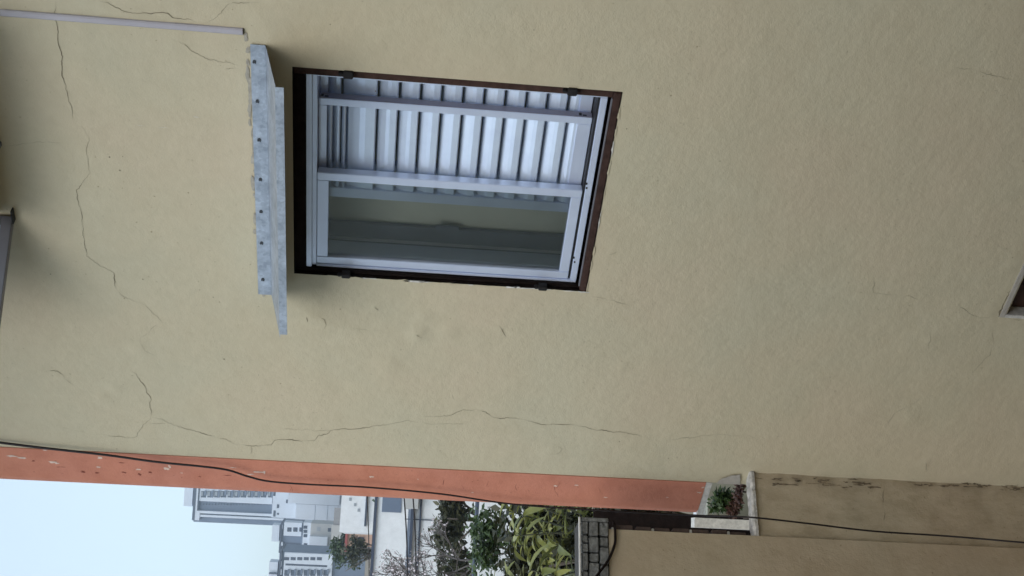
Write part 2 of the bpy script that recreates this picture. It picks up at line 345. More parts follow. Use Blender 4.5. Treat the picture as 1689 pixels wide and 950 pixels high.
CR = [  # image polylines of the cracks, half width in mm
 ([(92, 0), (92, 28), (95, 60), (103, 92), (104, 125), (113, 165), (119, 183), (121, 198)], 1.5, 0),
 ([(133, 208), (140, 214), (147, 230), (143, 252), (148, 286), (140, 299), (128, 313), (131, 338), (136, 352), (137, 390), (145, 424), (166, 440), (187, 450), (192, 478), (205, 491), (235, 499), (250, 515), (272, 532), (285, 535)], 1.1, 0),
 ([(260, 534), (248, 547), (232, 558), (233, 568), (240, 578), (253, 586)], 1.0, 0),
 ([(160, 0), (175, 4), (203, 16), (230, 20), (274, 22), (290, 28), (312, 32), (326, 37)], 1.3, 0),
 ([(345, 36), (357, 28), (365, 20), (378, 5), (400, 3), (432, 1)], 1.0, 0),
 ([(283, 62), (305, 75), (322, 84), (336, 93), (360, 101), (384, 104), (400, 108)], 1.0, 0),
 ([(370, 113), (384, 113), (397, 114)], 1.0, 0),
 ([(78, 609), (95, 611), (104, 618), (110, 627), (122, 635)], 1.1, 0),
 ([(213, 610), (226, 616), (234, 630), (243, 642), (247, 655), (250, 686)], 1.3, 0),
 ([(250, 687), (237, 702), (227, 714), (226, 721), (208, 722), (172, 718)], 1.0, 0),
 ([(252, 687), (268, 691), (290, 702), (320, 710), (345, 718), (370, 724), (385, 731), (410, 735), (432, 735), (448, 733), (454, 726), (470, 724), (495, 726), (517, 726), (525, 718), (540, 714), (547, 708), (566, 707), (588, 706), (610, 705), (640, 699), (659, 695), (673, 693), (689, 697)], 1.4, 0),
 ([(697, 687), (730, 687), (748, 683), (765, 677), (785, 675), (802, 680), (810, 688), (820, 691), (850, 690), (880, 696), (893, 701), (925, 700), (945, 699), (960, 703), (985, 709), (1030, 713), (1052, 717), (1075, 727)], 1.6, 0),
 ([(1090, 727), (1130, 722), (1180, 716), (1230, 718), (1255, 725)], .9, 1),
 ([(1443, 450), (1443, 482), (1500, 489), (1527, 499)], .8, 1),
 ([(1578, 502), (1600, 515), (1612, 521), (1632, 524)], 1.0, 0),
 ([(1636, 540), (1638, 565), (1634, 586), (1618, 598), (1604, 615), (1600, 650)], 1.0, 1),
 ([(1460, 705), (1475, 682), (1500, 668), (1535, 652)], 1.0, 1),
 ([(1575, 110), (1610, 116), (1645, 126), (1689, 136)], .9, 1),
 ([(1532, 545), (1534, 558), (1533, 572)], 1.0, 0),
 ([(974, 486), (1000, 493), (1040, 503)], .9, 1),
 ([(820, 535), (829, 545), (834, 557)], .9, 0),
 ([(508, 522), (509, 530)], 1.8, 0), ([(527, 521), (537, 526), (537, 540), (533, 550)], 1.1, 0), ([(688, 550), (697, 557)], 2.6, 0),
 ([(617, 506), (624, 512)], 1.6, 0), ([(746, 650), (749, 662)], 1.0, 0), ([(1004, 420), (1020, 415)], 1.0, 0),
 ([(583, 540), (610, 546), (640, 543)], .8, 1), ([(460, 706), (520, 709), (548, 708)], .7, 1), ([(690, 697), (720, 699), (775, 699)], .7, 1),
 ([(416, 736), (417, 748)], 1.0, 0), ([(245, 698), (275, 699)], .8, 1), ([(100, 705), (140, 714)], .8, 1), ([(5, 240), (40, 236), (110, 233)], .7, 1),
 ([(895, 735), (905, 730), (918, 733), (928, 740), (922, 748), (903, 750), (895, 742)], .6, 1), ([(1526, 760), (1528, 778)], 1.1, 0),
 ([(1640, 400), (1660, 410)], .6, 1),
]
for pts, w, k in CR:
    mb = ribbon([aty(u, v) for u, v in pts], w * .00095, .0012, disp)
    link('crack', mb.mesh('crack'), 'crack_faint' if k else 'crack', wall)
def blob(cx, cz, rx, rz, surf, off, n=14, rough=.35, th=.0):
    mb = MB(); s0 = random.random() * 99; ring = []
    for i in range(n):
        a = 2 * math.pi * i / n; k = 1 + rough * noise.noise((math.cos(a) * 1.7, math.sin(a) * 1.7, s0)) * 2
        x, z = cx + rx * k * math.cos(a), cz + rz * k * math.sin(a); ring.append((x, surf(x, z) - off, z))
    mb.v = [(cx, surf(cx, cz) - off - th, cz)] + ring
    mb.f = [(0, 1 + i, 1 + (i + 1) % n) for i in range(n)]
    return mb
flat = lambda y: (lambda x, z: y)
# small pits in the plaster
for u, v, r in [(181, 259, 3.5), (203, 258, 2.5), (198, 281, 4), (352, 490, 3), (370, 591, 4), (427, 618, 3), (545, 40, 2.5), (1034, 212, 3), (857, 784, 3), (1022, 728, 3), (1103, 756, 3), (1117, 754, 3), (1450, 560, 2.5), (236, 461, 3), (620, 150, 2.5), (84, 452, 2.5), (1250, 300, 2), (1180, 520, 2), (750, 610, 2), (980, 640, 2.2), (1350, 640, 2.2)]:
    p = aty(u, v); link('pit', blob(p.x, p.z, r * .001, r * .0008, disp, .0012, 8).mesh('pit'), 'crack', wall)
# bright scratches
for pts in ([(226, 206), (240, 207)], [(262, 210), (281, 211)], [(330, 193), (318, 192)]):
    link('scratch', ribbon([aty(*p) for p in pts], .0011, .0014, disp, .001).mesh('scratch'), 'white_worn', wall)
# grey repaint beside the low wall and cement smeared along the canopy
def patch(poly, mname, surf, off, parent, name, sub=5, jit=.006):
    P = [aty(u, v) for u, v in poly]; line = []
    for a, b in zip(P, P[1:] + P[:1]):
        for i in range(sub): line.append(a.lerp(b, i / sub))
    line = [p + Vector((random.uniform(-1, 1) * jit, 0, random.uniform(-1, 1) * jit)) for p in line]
    mb = MB(); mb.v = [(max(p.x, WX0 + .002), surf(p.x, p.z) - off, p.z) for p in line]; mb.f = [tuple(range(len(line)))]
    bm = bmesh.new(); me = mb.mesh(name); bm.from_mesh(me); bmesh.ops.triangulate(bm, faces=bm.faces[:]); bm.to_mesh(me); bm.free()
    return link(name, me, mname, parent)
patch([(1178, 798), (1190, 788), (1206, 783), (1221, 781), (1221, 800)], 'patch', lambda x, z: -.004, .003, wall, 'paint_patch', 5, .002)
for k in range(22):
    t_ = k / 21; u, v = 403 + 22 * t_ + random.uniform(-1, 5) + (5 if t_ > .8 else 0), 62 + 420 * t_
    p = aty(u + 5, v); link('cement_smear', blob(p.x, p.z + .006, random.uniform(.012, .04), random.uniform(.004, .010), disp, .0022 + .0001 * k, 12).mesh('cement_smear'), 'smear', wall)
# chips and hairlines in the terracotta
for u, v, a, c in [(20, 752, 9, 2.5), (38, 755, 7, 2), (88, 762, 7, 3), (95, 764, 4, 2), (166, 755, 5, 3), (163, 770, 4, 2), (229, 774, 4, 2.5), (276, 773, 5, 4), (280, 769, 3, 4), (413, 782, 6, 2), (427, 778, 8, 2.5), (437, 779, 2, 5), (613, 786, 4, 3), (75, 742, 3, 2), (385, 771, 7, 1), (917, 801, 4, 1.6), (951, 800, 4, 1.6), (999, 820, 3, 1.4), (1101, 820, 3, 1.5), (1154, 812, 4, 3), (1160, 804, 3, 2), (300, 780, 3, 1.2), (690, 790, 2, 1), (780, 812, 2, 1)]:
    p = aty(u, v, -.004); link('paint_chip', blob(p.x, p.z, c * .0024, a * .0026, flat(-.004), .0012, 11, .5).mesh('paint_chip'), 'chip', band)
for u, v, a, c in [(205, 779, 8, 2), (137, 778, 4, 3), (230, 782, 5, 4), (248, 779, 4, 3), (375, 784, 10, 1), (100, 770, 9, 1), (55, 760, 4, 2), (200, 763, 7, 1), (330, 786, 3, 2), (160, 780, 5, 2)]:
    p = aty(u, v, -.004); link('scuff', blob(p.x, p.z, c * .002, a * .002, flat(-.004), .0008, 11, .7).mesh('scuff'), 'chip_dark', band)
for k in range(16):
    u = random.uniform(440, 1150); v0 = 757 + u * .033; v = v0 + random.uniform(4, 42)
    pts = [(u, v), (u + random.uniform(-4, 6), v + random.uniform(4, 8)), (u + random.uniform(-3, 8), v + random.uniform(8, 14))]
    link('crack', ribbon([aty(a, c, -.004) for a, c in pts], .0006, .0010, flat(-.004), .002).mesh('crack'), 'chip_dark', band)

# ------------------------------------------------------------------ main window: old dark timber lining, white aluminium sliding leaves
win = empty('window', ((HX0 + HX1) / 2, 0, HZ0)); win.parent = house; win['label'] = 'white aluminium sliding window with louvre leaves in dark timber lining'
def wbox(name, x0, x1, z0, z1, y0, y1, m_, bevel=.0, parent=win):
    return put(name, MB().box((x0, y0, z0), (x1, y1, z1)), m_, parent, bevel)
# opening sides (masonry reveal)
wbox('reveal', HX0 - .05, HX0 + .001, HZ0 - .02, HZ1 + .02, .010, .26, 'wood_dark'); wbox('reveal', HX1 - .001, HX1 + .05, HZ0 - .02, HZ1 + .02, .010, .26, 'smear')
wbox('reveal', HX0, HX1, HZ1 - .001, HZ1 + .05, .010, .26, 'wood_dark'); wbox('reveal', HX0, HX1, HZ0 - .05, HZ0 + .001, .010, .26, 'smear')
AY = .032                                        # front of the aluminium
a = aty(506, 438, AY); b_ = aty(1000, 126, AY); AX0, AZ1 = a.x, a.z; AX1 = aty(750, 138, AY).x; AZ0 = aty(953, 450, AY).z
# timber lining: jambs, head and sill
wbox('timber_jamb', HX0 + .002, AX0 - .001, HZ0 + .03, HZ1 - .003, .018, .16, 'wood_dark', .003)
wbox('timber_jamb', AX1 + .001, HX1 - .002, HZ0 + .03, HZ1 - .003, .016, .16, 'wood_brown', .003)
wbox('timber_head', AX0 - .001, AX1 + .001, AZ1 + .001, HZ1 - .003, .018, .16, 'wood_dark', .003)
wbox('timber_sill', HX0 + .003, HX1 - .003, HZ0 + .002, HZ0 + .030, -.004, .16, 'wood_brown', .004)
wbox('sill_strip', AX0, AX1, HZ0 + .0305, HZ0 + .036, .008, .020, 'alu_grey', .001)
# aluminium outer frame
fw = .040
wbox('frame_head', AX0, AX1, AZ1 - .022, AZ1, AY - .006, .20, 'alu', .002); wbox('frame_track', AX0 + .004, AX1 - .004, AZ1 - fw, AZ1 - .0225, AY + .004, .20, 'alu', .002)
wbox('frame_jamb', AX0, AX0 + .012, AZ0, AZ1 - fw - .0005, AY, .20, 'alu', .002); wbox('frame_jamb', AX1 - .012, AX1, AZ0, AZ1 - fw - .0005, AY, .20, 'alu', .002)
wbox('frame_sill', AX0 + .0125, AX1 - .0125, AZ0, AZ0 + .026, AY, .20, 'alu', .002)
wbox('gasket', AX0 + .014, AX1 - .014, AZ0 + .0265, AZ0 + .034, AY + .012, .19, 'gasket')
for u, v in ((947, 425), (948, 432), (968, 303), (968, 310)):
    p = aty(u, v, AY); wbox('drain_slot', p.x - .004, p.x + .004, p.z - .003, p.z + .003, AY - .002, AY + .004, 'gasket')
LZ_0, LZ_1 = AZ0 + .036, AZ1 - fw - .002          # leaf height
def leaf_frame(x0, x1, y0, y1, stile_l, stile_r, top, bot):
    wbox('stile', x0, x0 + stile_l, LZ_0, LZ_1, y0, y1, 'alu', .002); wbox('stile', x1 - stile_r, x1, LZ_0, LZ_1, y0, y1, 'alu', .002)
    wbox('rail', x0 + stile_l + .0003, x1 - stile_r - .0003, LZ_1 - top, LZ_1 - .0005, y0 + .001, y1, 'alu', .002)
    wbox('rail', x0 + stile_l + .0003, x1 - stile_r - .0003, LZ_0 + .0005, LZ_0 + bot, y0 + .001, y1, 'alu', .002)
CY, BY, A_Y = .038, .090, .140; TH = .040
cx0 = AX0 + .013; cx1 = aty(750, 300, CY).x
leaf_frame(cx0, cx1, CY, CY + TH, aty(750, 437, CY).x - cx0, .036, .044, .040)
gx0 = aty(750, 437, CY).x
wbox('glass_pane', gx0 - .004, cx1 - .030, LZ_0 + .034, LZ_1 - .038, CY + .014, CY + .019, 'glass')
bx1 = aty(750, 178, BY).x; bx0 = aty(750, 338, BY).x
leaf_frame(bx0, bx1, BY, BY + TH, .046, .030, .03, .055)
for z in (LZ_1 - .035, LZ_0 + .022):                                          # cut-outs at the ends of the stile
    wbox('slot', bx1 - .001, bx1 + .0015, z, z + .015, BY + .010, BY + .020, 'gasket'); wbox('slot', bx1 - .001, bx1 + .0015, z + .019, z + .030, BY + .012, BY + .030, 'gasket')
wbox('stile_side_shade', bx1 + .0002, bx1 + .0012, LZ_0 + .001, LZ_1 - .001, BY + .002, BY + TH - .001, 'alu_side_shade')  # shade of the stile's side put on as a darker strip
ax1 = AX1 - .013; ax0 = bx1 - .35
leaf_frame(ax0, ax1, A_Y, A_Y + TH, .03, .010, .03, .05)
def slats(x0, x1, y, zs_):
    # each louvre: hooked top, bulging face, flat drip lip
    for zt, zb in zs_:
        h = zt - zb
        prof = [(0, y + .030, zt - .002), (0, y + .026, zt - .006), (0, y + .019, zb + h * .78), (0, y + .011, zb + h * .55), (0, y + .007, zb + h * .36), (0, y + .006, zb + .004), (0, y + .009, zb), (0, y + .014, zb), (0, y + .016, zb + h * .4), (0, y + .026, zb + h * .75), (0, y + .034, zt - .003)]
        me = MB().prism(prof, (x0, 0, 0), (x1, 0, 0)).mesh('slat'); o = link('slat', me, 'alu_slat', win); fixnormals(o)
us = [620, 655, 690, 725, 760, 793, 828, 861, 895, 929]
ztops = [aty(u, 250, BY).z for u in us]; pitch = (ztops[0] - ztops[-1]) / (len(ztops) - 1)
zt0 = ztops[0]; rows = []
z = zt0
while z - pitch > LZ_0 + .05: rows.append((z, z - pitch + .0045)); z -= pitch
rows.append((z, LZ_0 + .05))
top = LZ_1 - .029; sub = [(top, top - .022), (top - .024, top - .052), (top - .054, top - .074), (top - .077, zt0 + .004)]
slats(bx0 + .046, bx1 - .030, BY, sub + rows); slats(ax0 + .03, ax1 - .010, A_Y, [(top, top - .05), (top - .054, zt0 + .004)] + rows)
# iron stubs of the hinges of former shutters
for u, v, s in ((575, 125, 1), (945, 148, 1), (571, 455, -1), (895, 478, -1)):
    p = aty(u, v, .0); x_ = HX1 - .012 if s > 0 else HX0 + .010
    mb = MB().box((x_ - (.018 if s > 0 else .014), -.010, p.z - .018), (x_ + (.014 if s > 0 else .010), .02, p.z + .018)); mb.box((x_ - .010, -.006, p.z + .0185), (x_ + .004, .014, p.z + .036))
    put('hinge_stub', mb, 'iron', win, .003)
# dim room, curtain and inner panel seen through the pane
mb = MB(); mb.box((HX0 - .3, .27, HZ0 - .4), (HX1 + .3, 2.6, HZ1 + .3)); o = link('room', mb.mesh('room'), 'interior', win)
bm = bmesh.new(); bm.from_mesh(o.data)
for f_ in list(bm.faces):
    if abs(f_.calc_center_median().y - .27) < .01: bm.faces.remove(f_)
bm.to_mesh(o.data); bm.free()
mb = MB(); n = 40; c0, c1 = bx0 - .5, HX1 + .1
for i in range(n + 1):
    x = c0 + (c1 - c0) * i / n; y = .246 + .004 * math.sin(i * 1.1); mb.v += [(x, y, HZ0 - .1), (x, y, HZ1 + .1)]
for i in range(n): mb.f.append((2 * i, 2 * i + 2, 2 * i + 3, 2 * i + 1))
link('reflection_curtain', mb.mesh('reflection_curtain'), 'reflection_curtain', win, smooth=True)  # pale cloth stands for what the pane reflects
px1 = aty(750, 380, .21).x
wbox('inner_panel', HX0 - .1, px1, HZ0 - .05, HZ1 + .05, .215, .235, 'inner_panel'); p = aty(738, 376, .21); wbox('latch', p.x - .015, p.x + .014, p.z - .05, p.z + .05, .206, .2145, 'inner_panel', .003)
for v in (402, 410):
    x = aty(750, v, .22).x; wbox('inner_rail', x - .008, x + .006, HZ0 - .05, HZ1 + .05, .208, .2145, 'inner_rail')
# ragged plaster lip around the opening
def lip(x0, z0, x1, z1, n, side):
    for k in range(n):
        t_ = (k + random.random() * .8) / n; x, z = x0 + (x1 - x0) * t_, z0 + (z1 - z0) * t_; L = random.uniform(.012, .05); w = random.uniform(.0015, .005)
        if side in 'lr': g = blob(x, z, w, L, flat(-.001), .002, 12, .5)
        else: g = blob(x, z, L, w, flat(-.001), .002, 12, .5)
        link('plaster_edge', g.mesh('plaster_edge'), 'white_worn' if random.random() < .55 else 'plaster', win)
lip(HX0, HZ0, HX0, HZ1 - .15, 20, 'l'); lip(HX0, HZ0, HX1, HZ0, 10, 'b')

# ------------------------------------------------------------------ window of the storey below and of the storey above
lw = empty('window', ((LX0 + LX1) / 2, 0, LZ0)); lw.parent = house; lw['label'] = 'dark brown shuttered window with pale trim at the frame edge'
def lbox(n_, x0, x1, z0, z1, y0, y1, m_, bevel=0.0, par=lw): return put(n_, MB().box((x0, y0, z0), (x1, y1, z1)), m_, par, bevel)
lbox('trim', LX0 - .012, LX0 + .006, LZ0, LZ1 + .006, -.006, .16, 'white_worn', .002); lbox('trim', LX1 - .006, LX1 + .012, LZ0, LZ1 + .006, -.006, .16, 'white_worn', .002)
lbox('trim', LX0 - .012, LX1 + .012, LZ1 + .0065, LZ1 + .030, -.006, .16, 'patch', .002)
for k in range(8):
    x = LX0 + .007 + k * .133; lbox('board', x, x + .130, LZ0, LZ1 + .005, .05, .08, 'shutter_brown', .003)
lbox('backing', LX0 - .03, LX1 + .03, LZ0 - .05, LZ1 + .05, .17, .20, 'interior'); lbox('sill', LX0 - .03, LX1 + .03, LZ0 - .04, LZ0 + .001, -.05, .16, 'smear', .003)
link('crack', ribbon([aty(u, v, 0) for u, v in [(1647, 523), (1652, 512), (1660, 495), (1668, 478)]], .0028, .0012, disp).mesh('crack'), 'crack', wall)
link('crack', ribbon([aty(u, v, 0) for u, v in [(1661, 522), (1668, 526), (1689, 527)]], .0015, .0012, disp).mesh('crack'), 'crack', wall)
uw = empty('window', ((UX0 + UX1) / 2, 0, UZ0)); uw.parent = house; uw['label'] = 'upper window with grey aluminium sash swung open at the frame edge'
lbox('reveal', UX0 - .03, UX0 + .001, UZ0, UZ1, .008, .2, 'smear', 0, uw); lbox('reveal', UX1 - .001, UX1 + .03, UZ0, UZ1, .008, .2, 'smear', 0, uw); lbox('reveal', UX0 - .03, UX1 + .03, UZ1 - .001, UZ1 + .03, .008, .2, 'smear', 0, uw)
lbox('sill', UX0 - .02, UX1 + .02, UZ0 - .03, UZ0 + .004, .0, .2, 'smear', .003, uw)
lbox('added_shade_sill', UX0 + .01, UX1 + .05, UZ0 - .055, UZ0 - .0305, -.30, .01, 'smear', .004, uw)  # unseen slab added to shade the wall beneath it
lbox('dark_pane', UX0, UX1, UZ0, UZ1, .15, .16, 'inner_panel', 0, uw)
sdir = Vector((-math.sin(R(38)), -math.cos(R(38)), 0)); sn = Vector((sdir.y, -sdir.x, 0)); K = Vector((UX0 - .005, -.012, aty(22, 352).z))
def sash(n_, s0, s1, z0, z1, t0, t1, m_): return put(n_, MB().obox(K + sdir * s0 + Vector((0, 0, z0)) + sn * t0, sdir * (s1 - s0), sn * (t1 - t0), (0, 0, z1 - z0)), m_, uw, .002)
sash('sash_rail', 0, .52, 0, .042, 0, .032, 'alu_grey'); sash('sash_rail', 0, .52, .98, 1.02, 0, .032, 'alu_grey')
sash('sash_stile', 0, .036, .0425, .979, 0, .032, 'alu_grey'); sash('sash_stile', .484, .52, .0425, .979, 0, .032, 'alu_grey')
sash('sash_bead', .037, .483, .043, .056, .004, .024, 'alu'); sash('sash_pane', .037, .483, .0565, .979, .012, .017, 'win_far'); sash('sash_gasket', .10, .30, .0565, .066, .003, .0118, 'gasket')
p = aty(1, 236); lbox('stay_bracket', p.x - .010, p.x + .012, p.z - .006, p.z + .05, -.05, .0, 'alu_grey', .003, uw)
lbox('hinge', UX0 - .03, UX0 + .03, K.z - .006, K.z - .001, -.03, .0, 'gasket', 0, uw)

# ------------------------------------------------------------------ galvanised canopy over the window
can = empty('window_canopy', (-2.92, 0, 4.55), 'galvanised sheet steel canopy bolted to wall above the main window', 'canopy')
KX0, KX1 = -3.514, -2.336
put('wall_flange', MB().box((KX0, -.0095, 4.549), (KX1, -.0065, 4.603)), 'zinc', can)
def sheet(x0, x1, prof, th):
    mb = MB(); n = 24
    for i in range(n + 1):
        x = x0 + (x1 - x0) * i / n
        for (y, z) in prof: mb.v.append((x, y, z + .0015 * math.sin(i * .55) * (-y / .27)))
    k = len(prof)
    for i in range(n):
        for j in range(k - 1): mb.f.append((i * k + j, (i + 1) * k + j, (i + 1) * k + j + 1, i * k + j + 1))
    return mb
put('sheet', sheet(KX0 + .001, KX1 - .001, [(-.0095, 4.5485), (-.09, 4.528), (-.18, 4.506), (-.27, 4.4835), (-.27, 4.4825), (-.18, 4.505), (-.09, 4.527), (-.0095, 4.5475)], 0), 'zinc', can)
put('front_lip', MB().box((-3.4925, -.2735, 4.4545), (-2.3445, -.2705, 4.4845)), 'zinc', can)
for u, v in ((420, 102), (425, 167), (428, 231), (430, 296), (431, 349), (432, 401), (434, 461)):
    p = aty(u, v, -.0095); mb = MB(); n = 10; r = random.uniform(.0075, .009)
    ring = [(p.x + r * math.cos(2 * math.pi * i / n), p.z + r * .8 * math.sin(2 * math.pi * i / n)) for i in range(n)]
    mb.prism([(x, 0, z) for x, z in ring], (0, -.0125, 0), (0, -.0097, 0)); bo = put('bolt', mb, 'bolt', can)
    put('glint_plate', MB().box((p.x - .009, -.0140, p.z - .003), (p.x - .004, -.0128, p.z + .003)), 'zinc', bo)  # glint made as a small pale plate on the bolt head

# ------------------------------------------------------------------ plastic trunking, cables
tr_ = MB(); prof = [(-.013, -.002, 0), (-.013, -.009, 0), (-.008, -.013, 0), (.006, -.013, 0), (.011, -.009, 0), (.012, -.002, 0)]
tr_.prism([(x - 2.288, y, 0) for x, y, _ in prof], (0, 0, 4.628), (0, 0, 7.3))
o = put('cable_trunking', tr_, 'plastic', None, label='lilac white plastic cable trunking running up the wall right of canopy', cat='trunking')
put('cut_end', MB().box((-2.2985, -.0095, 4.6255), (-2.2775, -.003, 4.6278)), 'wood_dark', o)
def cable(name, pts, rad, label, y=None):
    P = [aty(u, v, y_) for u, v, y_ in pts]; line = []
    for i in range(len(P) - 1):
        p0, p1, p2, p3 = P[max(i - 1, 0)], P[i], P[i + 1], P[min(i + 2, len(P) - 1)]
        for k in range(8):
            t = k / 8; line.append(.5 * ((2 * p1) + (p2 - p0) * t + (2 * p0 - 5 * p1 + 4 * p2 - p3) * t * t + (3 * p1 - p0 - 3 * p2 + p3) * t ** 3))
    line.append(P[-1]); rr = [rad[0] + (rad[1] - rad[0]) * min(1, i / len(line) * 2.2) for i in range(len(line))]
    return put(name, MB().tube(line, rr, 8), 'cable', None, 0, True, label=label, cat='cable')
cable('hanging_cable', [(-60, 722, -.02), (40, 735, -.02), (110, 743, -.025), (180, 751, -.03), (260, 762, -.035), (330, 769, -.04), (375, 775, -.04), (410, 786, -.04), (445, 794, -.04), (510, 799, -.04), (610, 804, -.04), (730, 815, -.04), (850, 832, -.045), (1000, 842, -.06), (1150, 850, -.12), (1235, 853, -.30), (1330, 863, -.30), (1440, 876, -.30), (1560, 884, -.32), (1690, 895, -.42), (1800, 905, -.50)], (.0062, .0042), 'long black cable hanging down over the terracotta strip and low wall')

# ------------------------------------------------------------------ low wall stub and taller pier at the corner
PD = Vector((-math.sin(R(22)), -math.cos(R(22)), 0)); PN = Vector((math.cos(R(22)), -math.sin(R(22)), 0)); P0 = Vector((-4.455, 0.02, 0))
def pbox(n_, s0, s1, z0, z1, t0, t1, m_, par, bevel=0.0):           # along the wall, height, depth behind the face
    return put(n_, MB().obox(P0 + PD * s0 - PN * t1 + Vector((0, 0, z0)), PD * (s1 - s0), PN * (t1 - t0), (0, 0, z1 - z0)), m_, par, bevel)
def s_of(u, v, off=0.0):
    d = ray(u, v); o = P0 + PN * off; return (CAM + d * ((o - CAM).dot(PN) / d.dot(PN)) - P0).dot(PD)
SE = s_of(1232, 884, .012)
stub = empty('low_wall', P0, 'stained low wall with white coping joining the house corner', 'wall')
# face with trowelled unevenness
mb = MB(); ns, nz = 16, 90
for j in range(nz + 1):
    for i in range(ns + 1):
        s, z = (SE + .01) * i / ns, 2.272 * j / nz; p = P0 + PD * s + PN * (.006 * noise.noise((s * 9, z * 5, 3)) + .003 * noise.noise((s * 30, z * 30, 8))); mb.v.append((p.x, p.y, z))
for j in range(nz):
    for i in range(ns): q = j * (ns + 1) + i; mb.f.append((q, q + 1, q + ns + 2, q + ns + 1))
link('wall_face', mb.mesh('wall_face'), 'plaster_old', stub, smooth=True)
pbox('wall_core', -.0, SE + .01, 0, 2.268, .012, .13, 'plaster_old', stub)
mb = MB(); n = 14                                      # chipped white coping
for i in range(n + 1):
    s = -.02 + (SE + .02) * i / n
    w0 = .012 + .006 * noise.noise((i * .7, 1, 2)); h0 = 2.292 + .005 * noise.noise((i * .9, 4, 2)); lo = 2.2705
    for tt, z in ((w0, lo), (w0, h0 - .008), (w0 - .008, h0), (-.045, h0 + .004 + .004 * noise.noise((i * .8, 7, 1))), (-.05, lo)):
        p = P0 + PD * s + PN * tt; mb.v.append((p.x, p.y, z))
for i in range(n):
    for j in range(5): mb.f.append((i * 5 + j, i * 5 + (j + 1) % 5, (i + 1) * 5 + (j + 1) % 5, (i + 1) * 5 + j))
mb.f.append((4, 3, 2, 1, 0)); mb.f.append(tuple(n * 5 + j for j in range(5)))
put('coping', mb, 'coping', stub)
link('crack', ribbon([Vector((0, 0, 0))] * 2, .001, 0, flat(0)).mesh('crack'), 'crack', stub) if False else None
def on_stub(u, v):
    d = ray(u, v); return CAM + d * ((P0 - CAM).dot(PN) / d.dot(PN))
def srib(pts, w, m_):
    Q = [on_stub(*p) for p in pts]; loc = [Vector(((q - P0).dot(PD), 0, q.z)) for q in Q]
    g = ribbon(loc, w, 0, flat(0)); g.v = [tuple(P0 + PD * x + PN * (.0085) + Vector((0, 0, z))) for x, y, z in g.v]; link('crack', g.mesh('crack'), m_, stub)
srib([(1457, 800), (1456, 820), (1458, 842), (1459, 862), (1460, 876)], .0016, 'crack'); srib([(1567, 808), (1565, 830)], .0008, 'crack'); srib([(1597, 812), (1598, 824)], .0008, 'crack')
for k in range(70):                                  # dirt lodged along the joint with the house
    u = random.choice([random.uniform(1242, 1440), random.uniform(1260, 1450), random.uniform(1480, 1689)]); v = 781 + (u - 1240) * .045 + random.uniform(2, 12) * (1.5 if u < 1450 else .8)
    q = on_stub(u, v); x, z = (q - P0).dot(PD), q.z; g = blob(x, z, random.uniform(.0015, .005), random.uniform(.004, .032), flat(0), 0, 12, .9)
    g.v = [tuple(P0 + PD * a_ + PN * (.0088 + .0001 * k) + Vector((0, 0, c_))) for a_, _, c_ in g.v]; link('dirt', g.mesh('dirt'), 'dirt', stub)
pier = empty('boundary_pier', P0 + PD * .3, 'brownish plastered pier with grey stone courses on top, at frame corner', 'wall')
mb = MB(); ns, nz = 60, 90; S0, S1, PZ = s_of(1100, 877, .012), 2.4, 2.985
for j in range(nz + 1):
    for i in range(ns + 1):
        s, z = S0 + (S1 - S0) * i / ns, PZ * j / nz; p = P0 + PD * s + PN * (.012 + .004 * noise.noise((s * 6, z * 4, 13)) + .002 * noise.noise((s * 25, z * 25, 8))); mb.v.append((p.x, p.y, z))
for j in range(nz):
    for i in range(ns): q = j * (ns + 1) + i; mb.f.append((q, q + 1, q + ns + 2, q + ns + 1))
link('wall_face', mb.mesh('wall_face'), 'plaster_pier', pier, smooth=True)
pbox('wall_core', S0, S1, 0, PZ - .004, -.006, .16, 'plaster_pier', pier)
# toothed brick ends on its free edge
z = 2.33; k = 0
while z < 2.95:
    h = random.uniform(.072, .088); j = random.uniform(-.004, .006)
    pbox('brick', S0 - .022 + j, S0 - .0005, z, z + h, -.004, .12, 'brick', pier, .003)
    if k % 2 == 0: pbox('mortar_bed', S0 - random.uniform(.012, .026), S0 - .0005, z + h + .001, z + h + .013, .0, .11, 'white_worn', pier, .002)
    z += h + .015; k += 1
# stone courses on the pier
ST = s_of(970, 853, .03)
pbox('bed', ST + .004, S1, PZ + .0005, PZ + .135, .012, .15, 'mortar', pier)
zc = PZ + .002
for h in (.046, .050, .036):
    s = ST + .020
    while s < 1.5:
        L = random.uniform(.035, .085); pbox('stone', s, s + L - .006, zc + random.uniform(0, .003), zc + h - random.uniform(.003, .007), random.uniform(-.032, -.020), .05, 'grey_stone', pier, .004); s += L
    zc += h
pbox('end_stone', ST, ST + .0185, PZ + .002, zc - .003, -.030, .14, 'grey_stone', pier, .003)
pbox('white_edge', ST, S1, zc, zc + .007, -.034, -.010, 'white_worn', pier, .002)
hp = [on_stub(u, v) + PN * (.022 + o_) for u, v, o_ in ((1010, 862, .0), (1014, 876, .0), (1014, 898, .0), (1006, 920, .01), (995, 938, .025), (984, 952, .04), (960, 985, .05), (945, 1030, .05))]
hl = []
for i in range(len(hp) - 1):
    for k in range(6): hl.append(hp[i].lerp(hp[i + 1], k / 6))
hl.append(hp[-1])
for _ in range(3): hl = [hl[0]] + [(hl[i - 1] + hl[i] * 2 + hl[i + 1]) / 4 for i in range(1, len(hl) - 1)] + [hl[-1]]
put('drooping_hose', MB().tube(hl, .0062, 8), 'wood_dark', None, 0, True, label='short dark hose drooping over the pier below grey stones', cat='hose')

